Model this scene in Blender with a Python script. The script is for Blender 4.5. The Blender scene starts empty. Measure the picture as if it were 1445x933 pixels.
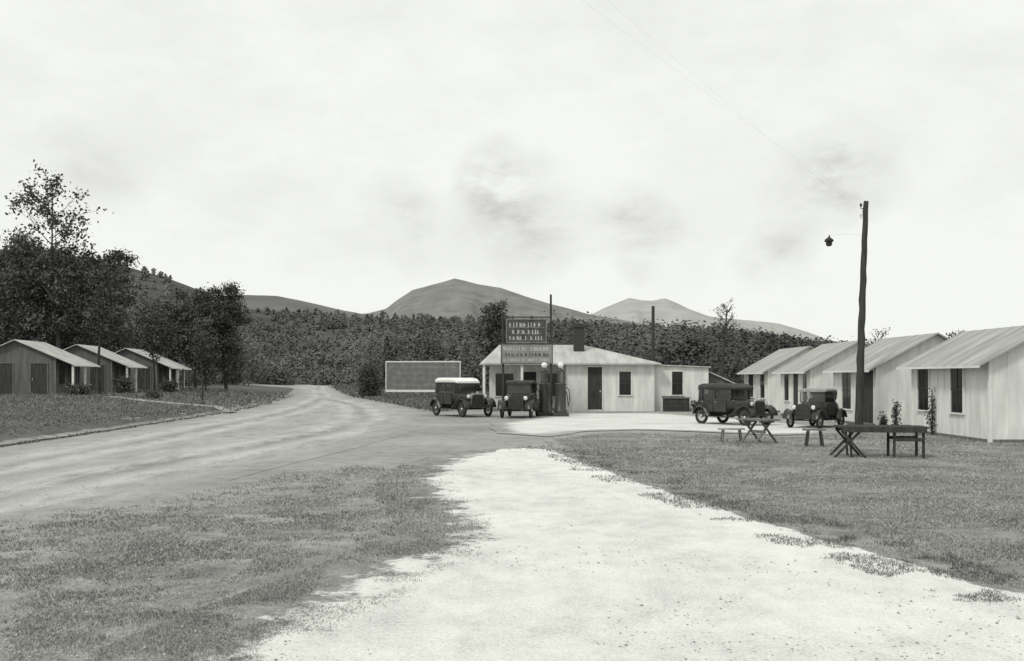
import bpy, math, random
import numpy as np
from mathutils import Vector, Matrix, noise as mno
from mathutils.geometry import delaunay_2d_cdt
random.seed(11); rng = np.random.default_rng(11)
R = math.radians; PI = math.pi
S = bpy.context.scene; COL = S.collection
F = 1500.; CX = 722.5; HZ = 532.; EYE = 1.9
def gp(px, py):
    D = EYE*F/(py-HZ); return ((px-CX)/F*D, D)
def xx(px, D): return (px-CX)/F*D
def zz(py, D): return EYE-(py-HZ)/F*D
def g(v, a=1.0): return (v*0.985, v*1.0, v*0.95, a)

# ------------------------------------------------------------ numpy noise
def vnoise(x, y, s, seed=0, octv=3):
    x = np.asarray(x, float)/s; y = np.asarray(y, float)/s
    out = 0; amp = 1; tot = 0
    for o in range(octv):
        xi = np.floor(x); yi = np.floor(y); fx = x-xi; fy = y-yi
        fx = fx*fx*(3-2*fx); fy = fy*fy*(3-2*fy)
        def h(a, b):
            v = np.sin(a*127.1+b*311.7+(seed+o*7)*74.7)*43758.5453
            return v-np.floor(v)
        n = (h(xi,yi)*(1-fx)+h(xi+1,yi)*fx)*(1-fy)+(h(xi,yi+1)*(1-fx)+h(xi+1,yi+1)*fx)*fy
        out = out+amp*n; tot += amp; amp *= .5; x = x*2.03; y = y*2.03
    return out/tot
def sstep(t): t = np.clip(t, 0, 1); return t*t*(3-2*t)
def terr(x, y):
    x = np.asarray(x, float); y = np.asarray(y, float)
    e = np.interp(y, [0,20,56,75,100,158,222,300], [-14.2,-13.8,-14.9,-17,-20.8,-32,-49,-72])
    d = e-x
    return .25*sstep(d/1.1)+.5*sstep((d-.5)/11)
def tz(x, y): return float(terr(x, y))

def inpoly(px, py, poly):
    px = np.asarray(px); py = np.asarray(py); c = np.zeros(px.shape, bool)
    n = len(poly)
    for i in range(n):
        x1, y1 = poly[i]; x2, y2 = poly[(i+1) % n]
        if y1 == y2: continue
        m = ((y1 > py) != (y2 > py)) & (px < (x2-x1)*(py-y1)/(y2-y1)+x1)
        c ^= m
    return c
def edist(px, py, poly):
    px = np.asarray(px); py = np.asarray(py); d = np.full(px.shape, 1e9)
    n = len(poly)
    for i in range(n):
        x1, y1 = poly[i]; x2, y2 = poly[(i+1) % n]
        dx, dy = x2-x1, y2-y1; L = dx*dx+dy*dy+1e-12
        t = np.clip(((px-x1)*dx+(py-y1)*dy)/L, 0, 1)
        d = np.minimum(d, np.hypot(px-x1-t*dx, py-y1-t*dy))
    return d

# ------------------------------------------------------------ materials
def newmat(name):
    m = bpy.data.materials.new(name); m.use_nodes = True
    nt = m.node_tree; b = nt.nodes['Principled BSDF']
    return m, nt, b
def nd(nt, t, **k):
    n = nt.nodes.new(t)
    for a, v in k.items(): setattr(n, a, v)
    return n
def mth(nt, op, a, b=None):
    n = nd(nt, 'ShaderNodeMath', operation=op)
    for i, v in enumerate((a, b)):
        if v is None: continue
        if isinstance(v, (int, float)): n.inputs[i].default_value = v
        else: nt.links.new(v, n.inputs[i])
    return n.outputs[0]
def noi(nt, co, scale, detail=5, rough=.55):
    n = nd(nt, 'ShaderNodeTexNoise'); n.inputs['Scale'].default_value = scale
    n.inputs['Detail'].default_value = detail; n.inputs['Roughness'].default_value = rough
    nt.links.new(co, n.inputs['Vector']); return n.outputs[0]
def ramp(nt, f, stops):
    r = nd(nt, 'ShaderNodeValToRGB'); e = r.color_ramp.elements
    while len(e) < len(stops): e.new(.5)
    for el, (p, v) in zip(e, stops): el.position = p; el.color = g(v)
    nt.links.new(f, r.inputs[0]); return r.outputs[0]
def ocoord(nt, stretch=(1,1,1)):
    t = nd(nt, 'ShaderNodeTexCoord'); m = nd(nt, 'ShaderNodeMapping')
    m.inputs['Scale'].default_value = stretch
    nt.links.new(t.outputs['Object'], m.inputs['Vector']); return m.outputs[0]
def bumpit(nt, b, h, strength, dist=.02):
    n = nd(nt, 'ShaderNodeBump'); n.inputs['Strength'].default_value = strength; n.inputs['Distance'].default_value = dist
    nt.links.new(h, n.inputs['Height']); nt.links.new(n.outputs[0], b.inputs['Normal'])
def mat(name, v, rough=.8, var=.25, scale=6, bump=0, stretch=(1,1,1), spec=.25, metal=0, island=0, alpha=1, detail=3):
    m, nt, b = newmat(name)
    co = ocoord(nt, stretch); f = noi(nt, co, scale, detail)
    if island:
        gm = nd(nt, 'ShaderNodeNewGeometry')
        f = mth(nt, 'ADD', mth(nt, 'MULTIPLY', f, 1-island), mth(nt, 'MULTIPLY', gm.outputs['Random Per Island'], island))
    c = ramp(nt, f, [(.28, v*(1-var)), (.72, v*(1+var))])
    nt.links.new(c, b.inputs['Base Color'])
    b.inputs['Roughness'].default_value = rough; b.inputs['Metallic'].default_value = metal
    b.inputs['Specular IOR Level'].default_value = spec; b.inputs['Alpha'].default_value = alpha
    if bump: bumpit(nt, b, f, bump)
    return m
def dirt(nt, co):
    a = noi(nt, co, .22, 2); c = noi(nt, co, 2.2, 5, .65); d = noi(nt, co, 24, 3, .7)
    s = mth(nt, 'ADD', mth(nt, 'ADD', mth(nt, 'MULTIPLY', a, .3), mth(nt, 'MULTIPLY', c, .35)), mth(nt, 'MULTIPLY', d, .35))
    return ramp(nt, s, [(.36, .20), (.5, .32), (.64, .46)]), d
def sheetmat(name, stops, amp, soft, stretch=(1,1,1), sc=(.5,4,30), bump=.35, wt=(.35,.35,.3), under=None, es=1.1, tracks=()):
    m, nt, b = newmat(name); co = ocoord(nt); cs = ocoord(nt, stretch)
    base, ds = dirt(nt, co)
    a = noi(nt, cs, sc[0], 2); c = noi(nt, cs, sc[1], 5, .65); d = noi(nt, co, sc[2], 3, .7)
    s = mth(nt, 'ADD', mth(nt, 'ADD', mth(nt, 'MULTIPLY', a, wt[0]), mth(nt, 'MULTIPLY', c, wt[1])), mth(nt, 'MULTIPLY', d, wt[2]))
    at = nd(nt, 'ShaderNodeAttribute', attribute_name='edge')
    for (pos, wd, amt) in tracks:
        e2 = mth(nt, 'ADD', at.outputs['Fac'], mth(nt, 'MULTIPLY', mth(nt, 'SUBTRACT', c, .5), 1.2))
        tr = mth(nt, 'MAXIMUM', mth(nt, 'SUBTRACT', 1.0, mth(nt, 'DIVIDE', mth(nt, 'ABSOLUTE', mth(nt, 'SUBTRACT', e2, pos)), wd)), 0.0)
        s = mth(nt, 'ADD', s, mth(nt, 'MULTIPLY', tr, amt))
    col = ramp(nt, s, stops)
    if under: base = ramp(nt, s, under)
    n = noi(nt, co, es, 8, .78)
    n = mth(nt, 'MAXIMUM', mth(nt, 'MULTIPLY', mth(nt, 'SUBTRACT', n, .24), 1.9), .02)
    f = mth(nt, 'DIVIDE', mth(nt, 'SUBTRACT', at.outputs['Fac'], mth(nt, 'MULTIPLY', n, amp)), soft)
    fn = nd(nt, 'ShaderNodeClamp'); nt.links.new(f, fn.inputs[0])
    mx = nd(nt, 'ShaderNodeMix', data_type='RGBA')
    nt.links.new(fn.outputs[0], mx.inputs[0]); nt.links.new(base, mx.inputs[6]); nt.links.new(col, mx.inputs[7])
    nt.links.new(mx.outputs[2], b.inputs['Base Color'])
    b.inputs['Roughness'].default_value = .95; b.inputs['Specular IOR Level'].default_value = .1
    bumpit(nt, b, d, bump, .03)
    return m
m_ground, nt, b = newmat('packed dirt'); c_, s_ = dirt(nt, ocoord(nt)); nt.links.new(c_, b.inputs['Base Color'])
b.inputs['Roughness'].default_value = .95; b.inputs['Specular IOR Level'].default_value = .1; bumpit(nt, b, s_, .5, .04)
GS = [(.37,.14),(.5,.25),(.61,.42)]
m_road = sheetmat('worn road gravel', [(.38,.23),(.5,.37),(.62,.52)], .9, .8, (1,.3,1), (.8,3.0,20), .6, (.26,.34,.40), tracks=((2.1,.5,.08),(3.6,.5,.08),(2.85,.35,-.06)))
m_drive = sheetmat('pale gravel', [(.36,.46),(.46,.68),(.58,.84)], 1.6, .28, (1,.6,1), (.45,2.6,44), .6, (.26,.30,.44), GS, 1.7)
m_apron = sheetmat('pale packed gravel', [(.34,.48),(.5,.66),(.66,.78)], .9, .5)
m_lawn = sheetmat('short dry lawn', [(.36,.13),(.5,.22),(.62,.37)], .5, .25, (1,1,1), (.6,3,22), .8)
m_scrub = sheetmat('worn grass soil', GS, 1.8, 1.4, (1,1,1), (.8,3.5,22), .8)
m_bank = sheetmat('bank turf', [(.36,.08),(.5,.12),(.66,.19)], .35, .2, (1,1,1), (.4,2,15), .8)
m_grass = mat('grass blades', .30, .8, .75, .5, spec=.1, island=.55)
m_grassd = mat('dark grass blades', .17, .8, .6, .8, spec=.1, island=.65)
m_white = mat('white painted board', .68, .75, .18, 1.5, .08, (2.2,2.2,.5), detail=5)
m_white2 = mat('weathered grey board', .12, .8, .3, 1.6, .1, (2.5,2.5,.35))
m_trim = mat('white trim', .72, .7, .12, 4)
m_roof = mat('pale roll roofing', .37, .8, .32, 1.1, .1, (.5,3,.5), spec=.1, detail=5)
m_roof2 = mat('weathered pale roofing', .46, .75, .25, 1.2, .1)
m_roof3 = mat('pale store roofing', .48, .8, .22, 1.1, .1, (3,.5,.5), spec=.1, detail=5)
m_dkwood = mat('dark weathered wood', .05, .85, .4, 4, .3, (3,3,.4))
m_wood = mat('grey weathered wood', .16, .85, .35, 5, .3, (3,3,.6))
m_pale = mat('pale bare wood', .33, .8, .3, 5, .2)
m_glass = mat('dark window glass', .018, .15, .5, 1.5, spec=.5)
m_dark = mat('dark painted frame', .04, .6, .3, 5)
m_brick = mat('sooty brick', .05, .9, .3, 9, .3)
m_black = mat('dusty black paint', .03, .33, .35, 2.5, spec=.5)
m_top = mat('pale canvas top', .80, .85, .12, 5)
m_dtop = mat('dark canvas top', .06, .8, .3, 5)
m_gtop = mat('grey canvas top', .3, .8, .2, 5)
m_tyre = mat('rubber', .03, .85, .3, 10)
m_rim = mat('dull wheel paint', .13, .5, .25, 8)
m_nickel = mat('nickel plate', .6, .3, .1, 5, metal=1)
m_lens = mat('lamp lens', .7, .2, .1, 5, spec=.6)
m_cglass = mat('car glass', .08, .08, .2, 2, spec=.6, alpha=.6)
m_seat = mat('dark leather seat', .04, .6, .3, 6)
m_iron = mat('dark iron', .035, .6, .3, 6)
m_wire = mat('dull wire', .5, .6, .2, 6)
m_globe = mat('milk glass globe', .8, .3, .05, 4, spec=.5)
m_pump = mat('dark pump enamel', .05, .4, .3, 4, spec=.4)
m_sign = mat('pale sign paint', .46, .7, .2, 3)
m_signl = mat('faded sign lettering', .44, .7, .25, 3)
m_signd = mat('dark sign paint', .075, .7, .3, 3)
m_signm = mat('grey sign paint', .17, .7, .25, 2)
m_signp = mat('pale grey sign board', .25, .7, .2, 2)
m_bark = mat('dark bark', .05, .9, .4, 6, .5, (3,3,.5))
m_leaf = mat('dark leaves', .09, .7, .6, .4, spec=.1, island=.45)
m_leaf2 = mat('mid leaves', .12, .7, .6, .5, spec=.1, island=.6)
m_forest = mat('near woodland leaves', .10, .85, .85, .05, spec=.03, island=.12)
m_forest2 = mat('haze-tinted woodland leaves', .15, .9, .4, .02, spec=0, island=.08)  # lighter copy of the woodland leaves, distance haze painted into the colour
m_hill = mat('woodland floor', .10, .95, .3, .05, spec=.0)
m_mt1 = mat('haze-tinted mountain', .215, 1, .22, .012, spec=0, stretch=(1.4,1.4,3), detail=8)  # all three mountain colours have aerial haze mixed into the base tone
m_mt2 = mat('pale haze-tinted mountain', .38, 1, .14, .009, spec=0, stretch=(1.4,1.4,3), detail=8)
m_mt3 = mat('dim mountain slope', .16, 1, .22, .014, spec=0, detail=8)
m_stone = mat('pale pebbles', .45, .9, .4, 3, island=.7, spec=.1)

# ------------------------------------------------------------ object helpers
def tag(o, label=None, cat=None, group=None, kind=None):
    if label: o['label'] = label
    if cat: o['category'] = cat
    if group: o['group'] = group
    if kind: o['kind'] = kind
    return o
def empty(name, loc, rz=0, label=None, cat=None, group=None, sc=1):
    o = bpy.data.objects.new(name, None); COL.objects.link(o)
    o.location = loc; o.rotation_euler = (0,0,rz); o.scale = (sc,)*3; o.empty_display_size = .3
    return tag(o, label, cat, group)
def link(name, me, m, parent=None):
    o = bpy.data.objects.new(name, me); COL.objects.link(o)
    if m and not me.materials: me.materials.append(m)
    if parent: o.parent = parent
    return o
def arrmesh(name, V, k, m, parent=None, smooth=False, faces=None):
    me = bpy.data.meshes.new(name); V = np.asarray(V, np.float32).reshape(-1,3)
    me.vertices.add(len(V)); me.vertices.foreach_set('co', V.ravel())
    if faces is None: idx = np.arange(len(V), dtype=np.int32)
    else: idx = np.asarray(faces, np.int32).ravel()
    nf = len(idx)//k
    me.loops.add(len(idx)); me.loops.foreach_set('vertex_index', idx)
    me.polygons.add(nf); me.polygons.foreach_set('loop_start', np.arange(nf, dtype=np.int32)*k)
    if smooth: me.polygons.foreach_set('use_smooth', np.ones(nf, bool))
    me.update(calc_edges=True)
    return link(name, me, m, parent)
class MB:
    def __init__(s): s.v = []; s.f = []; s.sm = []
    def add(s, vs, fs, smooth=False):
        o = len(s.v); s.v += [tuple(p) for p in vs]
        for f in fs: s.f.append(tuple(i+o for i in f)); s.sm.append(smooth)
        return s
    def box(s, x0, x1, y0, y1, z0, z1):
        return s.add([(x0,y0,z0),(x1,y0,z0),(x1,y1,z0),(x0,y1,z0),(x0,y0,z1),(x1,y0,z1),(x1,y1,z1),(x0,y1,z1)],
            [(0,3,2,1),(4,5,6,7),(0,1,5,4),(1,2,6,5),(2,3,7,6),(3,0,4,7)])
    def bar(s, a, b, w, h, up=(0,0,1)):
        a = Vector(a); b = Vector(b); d = (b-a).normalized(); u = Vector(up)
        if abs(d.dot(u)) > .98: u = Vector((1,0,0))
        r = d.cross(u).normalized()*w/2; t = r.cross(d).normalized()*h/2
        vs = [a-r-t,a+r-t,a+r+t,a-r+t,b-r-t,b+r-t,b+r+t,b-r+t]
        return s.add(vs, [(0,1,2,3),(7,6,5,4),(0,4,5,1),(1,5,6,2),(2,6,7,3),(3,7,4,0)])
    def loft(s, secs, caps=True, smooth=True, closed=False):
        n = len(secs[0]); vs = [p for q in secs for p in q]; fs = []
        m = len(secs)
        for i in range(m if closed else m-1):
            j = (i+1) % m
            for k in range(n): fs.append((i*n+k, i*n+(k+1)%n, j*n+(k+1)%n, j*n+k))
        s.add(vs, fs, smooth)
        if caps and not closed:
            s.add(secs[0], [tuple(range(n-1,-1,-1))]); s.add(secs[-1], [tuple(range(n))])
        return s
    def tube(s, pts, rad, n=7, caps=True):
        pts = [Vector(p) for p in pts]; secs = []
        if isinstance(rad, (int,float)): rad = [rad]*len(pts)
        for i, p in enumerate(pts):
            d = (pts[min(i+1,len(pts)-1)]-pts[max(i-1,0)]).normalized()
            u = Vector((0,0,1)) if abs(d.z) < .9 else Vector((1,0,0))
            a = d.cross(u).normalized(); b = a.cross(d)
            secs.append([p+(a*math.cos(2*PI*k/n)+b*math.sin(2*PI*k/n))*rad[i] for k in range(n)])
        return s.loft(secs, caps)
    def lathe(s, prof, c=(0,0,0), axis='z', n=16):
        secs = []
        for r, h in prof:
            q = []
            for k in range(n):
                a = 2*PI*k/n; x, y = r*math.cos(a), r*math.sin(a)
                p = (x,y,h) if axis == 'z' else ((h,x,y) if axis == 'x' else (y,h,x))
                q.append((p[0]+c[0],p[1]+c[1],p[2]+c[2]))
            secs.append(q)
        return s.loft(secs, True)
    def torus(s, Rr, r, c=(0,0,0), n=20, m=8):
        secs = []
        for i in range(n):
            a = 2*PI*i/n
            secs.append([((Rr+r*math.cos(2*PI*k/m))*math.cos(a)+c[0], r*math.sin(2*PI*k/m)+c[1], (Rr+r*math.cos(2*PI*k/m))*math.sin(a)+c[2]) for k in range(m)])
        return s.loft(secs, False, True, True)
    def prism(s, prof, y0, y1):
        n = len(prof); vs = [(x,y0,z) for x,z in prof]+[(x,y1,z) for x,z in prof]
        fs = [tuple(range(n)), tuple(range(2*n-1,n-1,-1))]+[(k,k+n,(k+1)%n+n,(k+1)%n) for k in range(n)]
        return s.add(vs, fs)
    def mesh(s, name):
        me = bpy.data.meshes.new(name); me.from_pydata(s.v, [], s.f)
        me.polygons.foreach_set('use_smooth', s.sm); me.update(); return me
    def build(s, name, m, parent=None): return link(name, s.mesh(name), m, parent)
def leafarr(P, size, asp=.6, out=None, bias=0.):
    N = len(P); n = rng.normal(size=(N,3)); n /= np.linalg.norm(n,axis=1,keepdims=True)
    if out is not None:
        n = n+bias*out; n /= np.linalg.norm(n,axis=1,keepdims=True)+1e-9
    t = rng.normal(size=(N,3)); u = np.cross(n,t); u /= np.linalg.norm(u,axis=1,keepdims=True)+1e-9
    v = np.cross(n,u); sz = (np.asarray(size)*rng.uniform(.6,1.3,N))[:,None]
    return np.stack([P-u*sz, P+v*sz*asp, P+u*sz, P-v*sz*asp], 1).reshape(-1,3)

# ------------------------------------------------------------ ground, road, drive, lawns
def axis_pts(parts):
    o = []
    for a, b_, st in parts: o += list(np.arange(a, b_, st))
    return np.array(o)
gx = axis_pts([(-6000,-1000,500),(-1000,-100,60),(-100,-40,4),(-40,20,.6),(20,100,4),(100,1000,60),(1000,6001,500)])
gy = axis_pts([(-60,0,6),(0,120,1.2),(120,320,5),(320,1000,60),(1000,7001,500)])
GX, GY = np.meshgrid(gx, gy); V = np.stack([GX, GY, terr(GX,GY)], -1).reshape(-1,3)
nx, ny = len(gx), len(gy)
ii, jj = np.meshgrid(np.arange(nx-1), np.arange(ny-1)); a = (jj*nx+ii).ravel()
gr = arrmesh('ground', V, 4, m_ground, None, True, np.stack([a,a+1,a+1+nx,a+nx],1))
tag(gr, 'packed grey dirt ground between the lawns and the buildings', 'ground', kind='structure')

def sheet(name, label, poly, m, lift, step, cat, kind='structure', wob=.25, efun=None):
    pts = []
    n = len(poly)
    for i in range(n):
        x1, y1 = poly[i]; x2, y2 = poly[(i+1)%n]; L = math.hypot(x2-x1,y2-y1); k = max(1,int(L/step))
        for q in range(k):
            t = q/k; pts.append((x1+(x2-x1)*t, y1+(y2-y1)*t))
    bnd = [(x+wob*(float(vnoise(x,y,1.8,3))-.5)*2, y+wob*(float(vnoise(x,y,1.8,9))-.5)*2) for x,y in pts]
    xs = [p[0] for p in bnd]; ys = [p[1] for p in bnd]
    X, Y = np.meshgrid(np.arange(min(xs),max(xs),step), np.arange(min(ys),max(ys),step))
    X = X.ravel()+rng.uniform(-.2,.2,X.size)*step; Y = Y.ravel()+rng.uniform(-.2,.2,Y.size)*step
    k = inpoly(X,Y,bnd); X, Y = X[k], Y[k]; k = edist(X,Y,bnd) > step*.45; X, Y = X[k], Y[k]
    vs = [Vector(p) for p in bnd]+[Vector((p,q)) for p,q in zip(X,Y)]
    r = delaunay_2d_cdt(vs, [], [list(range(len(bnd)))], 1, 1e-5)
    P = np.array([(p.x,p.y) for p in r[0]])
    Vv = np.column_stack([P, terr(P[:,0],P[:,1])+lift])
    fs = np.array([f for f in r[2] if len(f) == 3])
    A, B, C = P[fs[:,0]], P[fs[:,1]], P[fs[:,2]]
    ar = .5*((B[:,0]-A[:,0])*(C[:,1]-A[:,1])-(B[:,1]-A[:,1])*(C[:,0]-A[:,0]))
    fs = fs[ar > 1e-4]
    o = arrmesh(name, Vv, 3, m, None, False, fs)
    ed = edist(P[:,0],P[:,1],bnd)
    if efun is not None: ed = efun(P[:,0],P[:,1],ed)
    at = o.data.attributes.new('edge','FLOAT','POINT'); at.data.foreach_set('value', ed.astype(np.float32))
    return tag(o, label, cat, kind=kind)
road_p = [(-14.0,3),(-13.7,20),(-13.7,30),(-14.8,56),(-17,75),(-20.6,100),(-31.6,158),(-48,222),(-70,300),(-60,300),(-37,219),(-24.5,150),(-15,100),(-7.6,71),(-4.0,50),(-3.4,38),(-4.2,28),(-5.2,19),(-5.2,3)]
sheet('road', 'worn gravel road curving away to the left past the cabins', road_p, m_road, .006, .7, 'road')
lawn_px = [(765,620),(830,611),(985,613),(1100,616),(1185,611),(1250,601),(1560,599),(1700,650),(1700,905),(1445,848),(1270,803),(1150,768),(1000,718),(900,692),(830,663),(785,641)]
lawn_p = [gp(*p) for p in lawn_px]
sheet('lawn', 'short dry lawn beside the right hand cabins', lawn_p, m_lawn, .010, .45, 'lawn')
scrub_px = [(-160,745),(120,712),(300,684),(430,662),(540,652),(640,668),(700,730),(680,800),(640,850),(580,930),(500,1060),(-200,1060)]
scrub_p = [gp(*p) for p in scrub_px]
sheet('worn_grass', 'worn patchy grass in the left foreground', scrub_p, m_scrub, .010, .3, 'ground')
def rightside(x, y): return x > np.interp(y, [6,26], [.9,-.2])
drive_px = [(60,1250),(20,1010),(150,915),(280,862),(400,818),(500,780),(555,738),(520,690),(570,655),(645,637),(745,632),(800,636),(842,657),(908,684),(1010,711),(1160,760),(1280,795),(1445,840),(1640,894),(1700,1250)]
drive_p = [gp(*p) for p in drive_px]
sheet('driveway', 'pale gravel drive widening towards the foreground', drive_p, m_drive, .016, .3, 'driveway', wob=.32,
      efun=lambda x,y,e: np.where(rightside(x,y), e*6, e))
apron_px = [(690,598),(795,584),(930,583),(1000,588),(1110,596),(1190,604),(1180,612),(1100,615),(985,610),(900,607),(830,609),(770,617),(700,612)]
sheet('gravel_apron', 'pale gravel strip in front of the store and cabins', [gp(*p) for p in apron_px], m_apron, .020, .8, 'gravel')
bank_p = [(-14.1,3),(-13.9,30),(-15.0,56),(-17.3,75),(-21,100),(-32,158),(-55,190),(-95,150),(-95,3)]
sheet('grass_bank', 'low raised grass bank along the left edge of the road', bank_p, m_bank, .05, 1.0, 'bank')
verge_p = [(-4.3,56),(-8,72),(-15.4,101),(-25,150),(-37.5,219),(-20,235),(5,150),(2,75),(-1.9,63)]
sheet('verge', 'dark grass verge right of the road before the billboard', verge_p, m_bank, .012, 1.2, 'grass')
sheet('path', 'pale footpath crossing the left bank to the cabins', [(-14.6,55),(-17,57.5),(-21,60),(-24.5,63.5),(-24.2,64.8),(-20.6,61.8),(-16.6,59.3),(-14.7,57)], m_apron, .07, .5, 'path', wob=.08)

def blades(name, label, X, Y, Z, w, h, nb, m, lean=.6):
    N = len(X); X = np.repeat(X,nb); Y = np.repeat(Y,nb); Z = np.repeat(Z,nb); w = np.repeat(w,nb); h = np.repeat(h,nb)*rng.uniform(.4,1.3,N*nb)
    X = X+rng.normal(size=N*nb)*w*2.5; Y = Y+rng.normal(size=N*nb)*w*2.5
    a = rng.uniform(0,2*PI,N*nb); l = rng.normal(size=(N*nb,2))*lean
    A = np.stack([X-np.cos(a)*w/2, Y-np.sin(a)*w/2, Z-.005],1); B = np.stack([X+np.cos(a)*w/2, Y+np.sin(a)*w/2, Z-.005],1)
    T = np.stack([X+l[:,0]*h, Y+l[:,1]*h, Z+h],1)
    o = arrmesh(name, np.stack([A,B,T],1), 3, m)
    return tag(o, label, 'grass', kind='stuff')
def pxsample(N, x0, x1, y0, y1, z=0.):
    px = rng.uniform(x0,x1,N); py = rng.uniform(y0,y1,N); D = (EYE-z)*F/(py-HZ)
    return (px-CX)/F*D, D
X, Y = pxsample(140000, 760, 1560, 600, 900); k = inpoly(X,Y,lawn_p)
d = edist(X,Y,lawn_p); nz = vnoise(X,Y,1.6,5); k &= (d > nz*.5-.1) & (rng.uniform(size=X.size) < 2.4*(vnoise(X,Y,.8,8)-.30)*np.clip(vnoise(X,Y,3,6,2)*2-.2,.2,1)); X, Y = X[k], Y[k]
blades('lawn_grass', 'short dry grass growing over the right lawn', X, Y, np.full(X.shape,.01), .0007*Y+.002, .0012*Y+.006, 3, m_grass, 1.0)
X, Y = pxsample(210000, -160, 720, 652, 975); k = inpoly(X,Y,scrub_p)
d = np.minimum(edist(X,Y,scrub_p), 9); dd = np.where(inpoly(X,Y,drive_p), edist(X,Y,drive_p), 0)
pr = np.clip((vnoise(X,Y,.40,31,4)-.32)*2.2,0.05,1)*np.clip((d-(vnoise(X,Y,1.1,21,4)-.3)*1.8)/.9,0.0,1)*np.clip((vnoise(X,Y,2.6,77,2)-.05)*1.9,.3,1)
pe = 1.1*np.clip(1.15-dd/1.3,0,1)*np.clip((vnoise(X,Y,.5,91,4)-.34-.10*dd)*7,0,1)
pr = np.where(dd > 0, np.maximum(pe, pr*np.clip(1-dd/.5,0,1)), pr)
k &= rng.uniform(size=X.size) < pr; X, Y = X[k], Y[k]
blades('foreground_grass', 'thin tufts of grass in the left foreground', X, Y, np.full(X.shape,.014), .0006*Y+.002, .0013*Y+.007, 3, m_grass, 1.1)
X, Y = pxsample(50000, 700, 1445, 615, 900); dl = edist(X,Y,drive_p); rs = rightside(X,Y)
k = rs & (dl < .75) & (vnoise(X,Y,.5,41,3) > .44+.2*dl); X, Y = X[k], Y[k]
blades('edge_grass', 'ragged tufts along the right edge of the pale drive', X, Y, np.full(X.shape,.014), .0007*Y+.003, .0016*Y+.011, 3, m_grassd, .8)
X, Y = pxsample(34000, -60, 470, 553, 645, .45); k = inpoly(X,Y,[(x+.25,y) if i < 6 else (x,y) for i,(x,y) in enumerate(bank_p)]); X, Y = X[k], Y[k]
blades('bank_grass', 'grass growing on the left roadside bank', X, Y, terr(X,Y)+.03, .001*Y, .0020*Y, 3, m_grassd)
X, Y = pxsample(16000, 470, 720, 544, 588); k = inpoly(X,Y,verge_p) & (edist(X,Y,verge_p) > .4); X, Y = X[k], Y[k]
blades('verge_grass', 'dark grass growing on the verge before the billboard', X, Y, np.full(X.shape,.01), .001*Y, .002*Y, 3, m_grassd)
# loose stones
X, Y = pxsample(4500, -50, 1480, 640, 955); k = (vnoise(X,Y,1.2,61,3) > .52); X, Y = X[k], Y[k]; k = ~inpoly(X,Y,lawn_p); X, Y = X[k], Y[k]
N = len(X); s = rng.uniform(.004,.013,N)*rng.choice([.7,1,1,1.5],N)+.0003*Y; an = rng.uniform(0,6.28,N)
base = np.array([[1,0,0],[0,.8,0],[-1.1,0,0],[0,-.7,0],[.1,.1,.6],[0,0,-.3]]); ca, sa = np.cos(an)[:,None], np.sin(an)[:,None]
VX = (base[None,:,0]*ca-base[None,:,1]*sa)*s[:,None]+X[:,None]; VY = (base[None,:,0]*sa+base[None,:,1]*ca)*s[:,None]+Y[:,None]; VZ = base[None,:,2]*s[:,None]+.017+0*X[:,None]
tri = np.array([[0,1,4],[1,2,4],[2,3,4],[3,0,4],[1,0,5],[2,1,5],[3,2,5],[0,3,5]]); fs = (np.arange(N)[:,None,None]*6+tri[None]).reshape(-1,3)
tag(arrmesh('loose_gravel', np.stack([VX,VY,VZ],-1), 3, m_stone, None, False, fs), 'loose pebbles scattered over the drive and the dirt', 'gravel', kind='stuff')

# ------------------------------------------------------------ hills
def heightsheet(name, label, prof, D0, near, far, m, cat, nz, nu=150, nv=36, foot=None, gully=0):
    px = np.array([p[0] for p in prof], float); py = np.array([p[1] for p in prof], float)
    U = np.linspace(px[0], px[-1], nu); Ds = np.concatenate([np.linspace(near,D0,nv), np.linspace(D0,far,nv//2)[1:]])
    V = []
    for D in Ds:
        for u in U:
            x = xx(u, D0); z = hill_z(x, D, px, py, D0, near, far, foot)
            w_ = min(1,max(0,z)/(nz*D0/1000.*2+1e-6))
            z += nz*D0/1000.*mno.fractal(Vector((x*6/D0, D*6/D0, 3.1)), 1.0, 2.0, 5)*w_
            if gully and D < D0:
                q = abs(mno.fractal(Vector((x*16/D0, D*3.5/D0, 7.7)), .9, 2.0, 5)); z -= gully*D0/1000.*(1-min(1,q*2.2))*w_*min(1,(D0-D)/(.25*(D0-near)))
            V.append((x, D, z))
    n2 = len(Ds); ii, jj = np.meshgrid(np.arange(nu-1), np.arange(n2-1)); a = (jj*nu+ii).ravel()
    o = arrmesh(name, V, 4, m, None, True, np.stack([a,a+1,a+1+nu,a+nu],1))
    return tag(o, label, cat, kind='structure')
def hill_z(x, D, px, py, D0, near, far, foot=None):
    u = CX+x*F/D0; zt = EYE+(HZ-np.interp(u,px,py))/F*D0
    n = near if foot is None else float(foot(x, D))
    if D <= D0: t = max(0,(D-n)/(D0-n)); s = t**1.35
    else: t = max(0,1-(D-D0)/(far-D0)); s = t**.8
    return zt*s-1.2*(1-min(1,s*12))
m1 = [(400,466),(470,446),(520,441),(545,434),(562,421),(582,407),(610,399),(628,394),(641,390),(655,393),(675,399),(705,405),(740,418),(790,432),(830,443),(900,456),(980,480)]
m2 = [(720,478),(790,458),(832,445),(852,435),(872,427),(888,421),(905,424),(922,424),(938,421),(952,427),(970,435),(1000,446),(1040,452),(1100,459),(1140,471),(1170,482),(1260,490),(1500,500),(1700,505)]
m3 = [(150,426),(250,422),(345,418),(392,418),(422,424),(470,435),(520,444),(600,462)]
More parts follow.
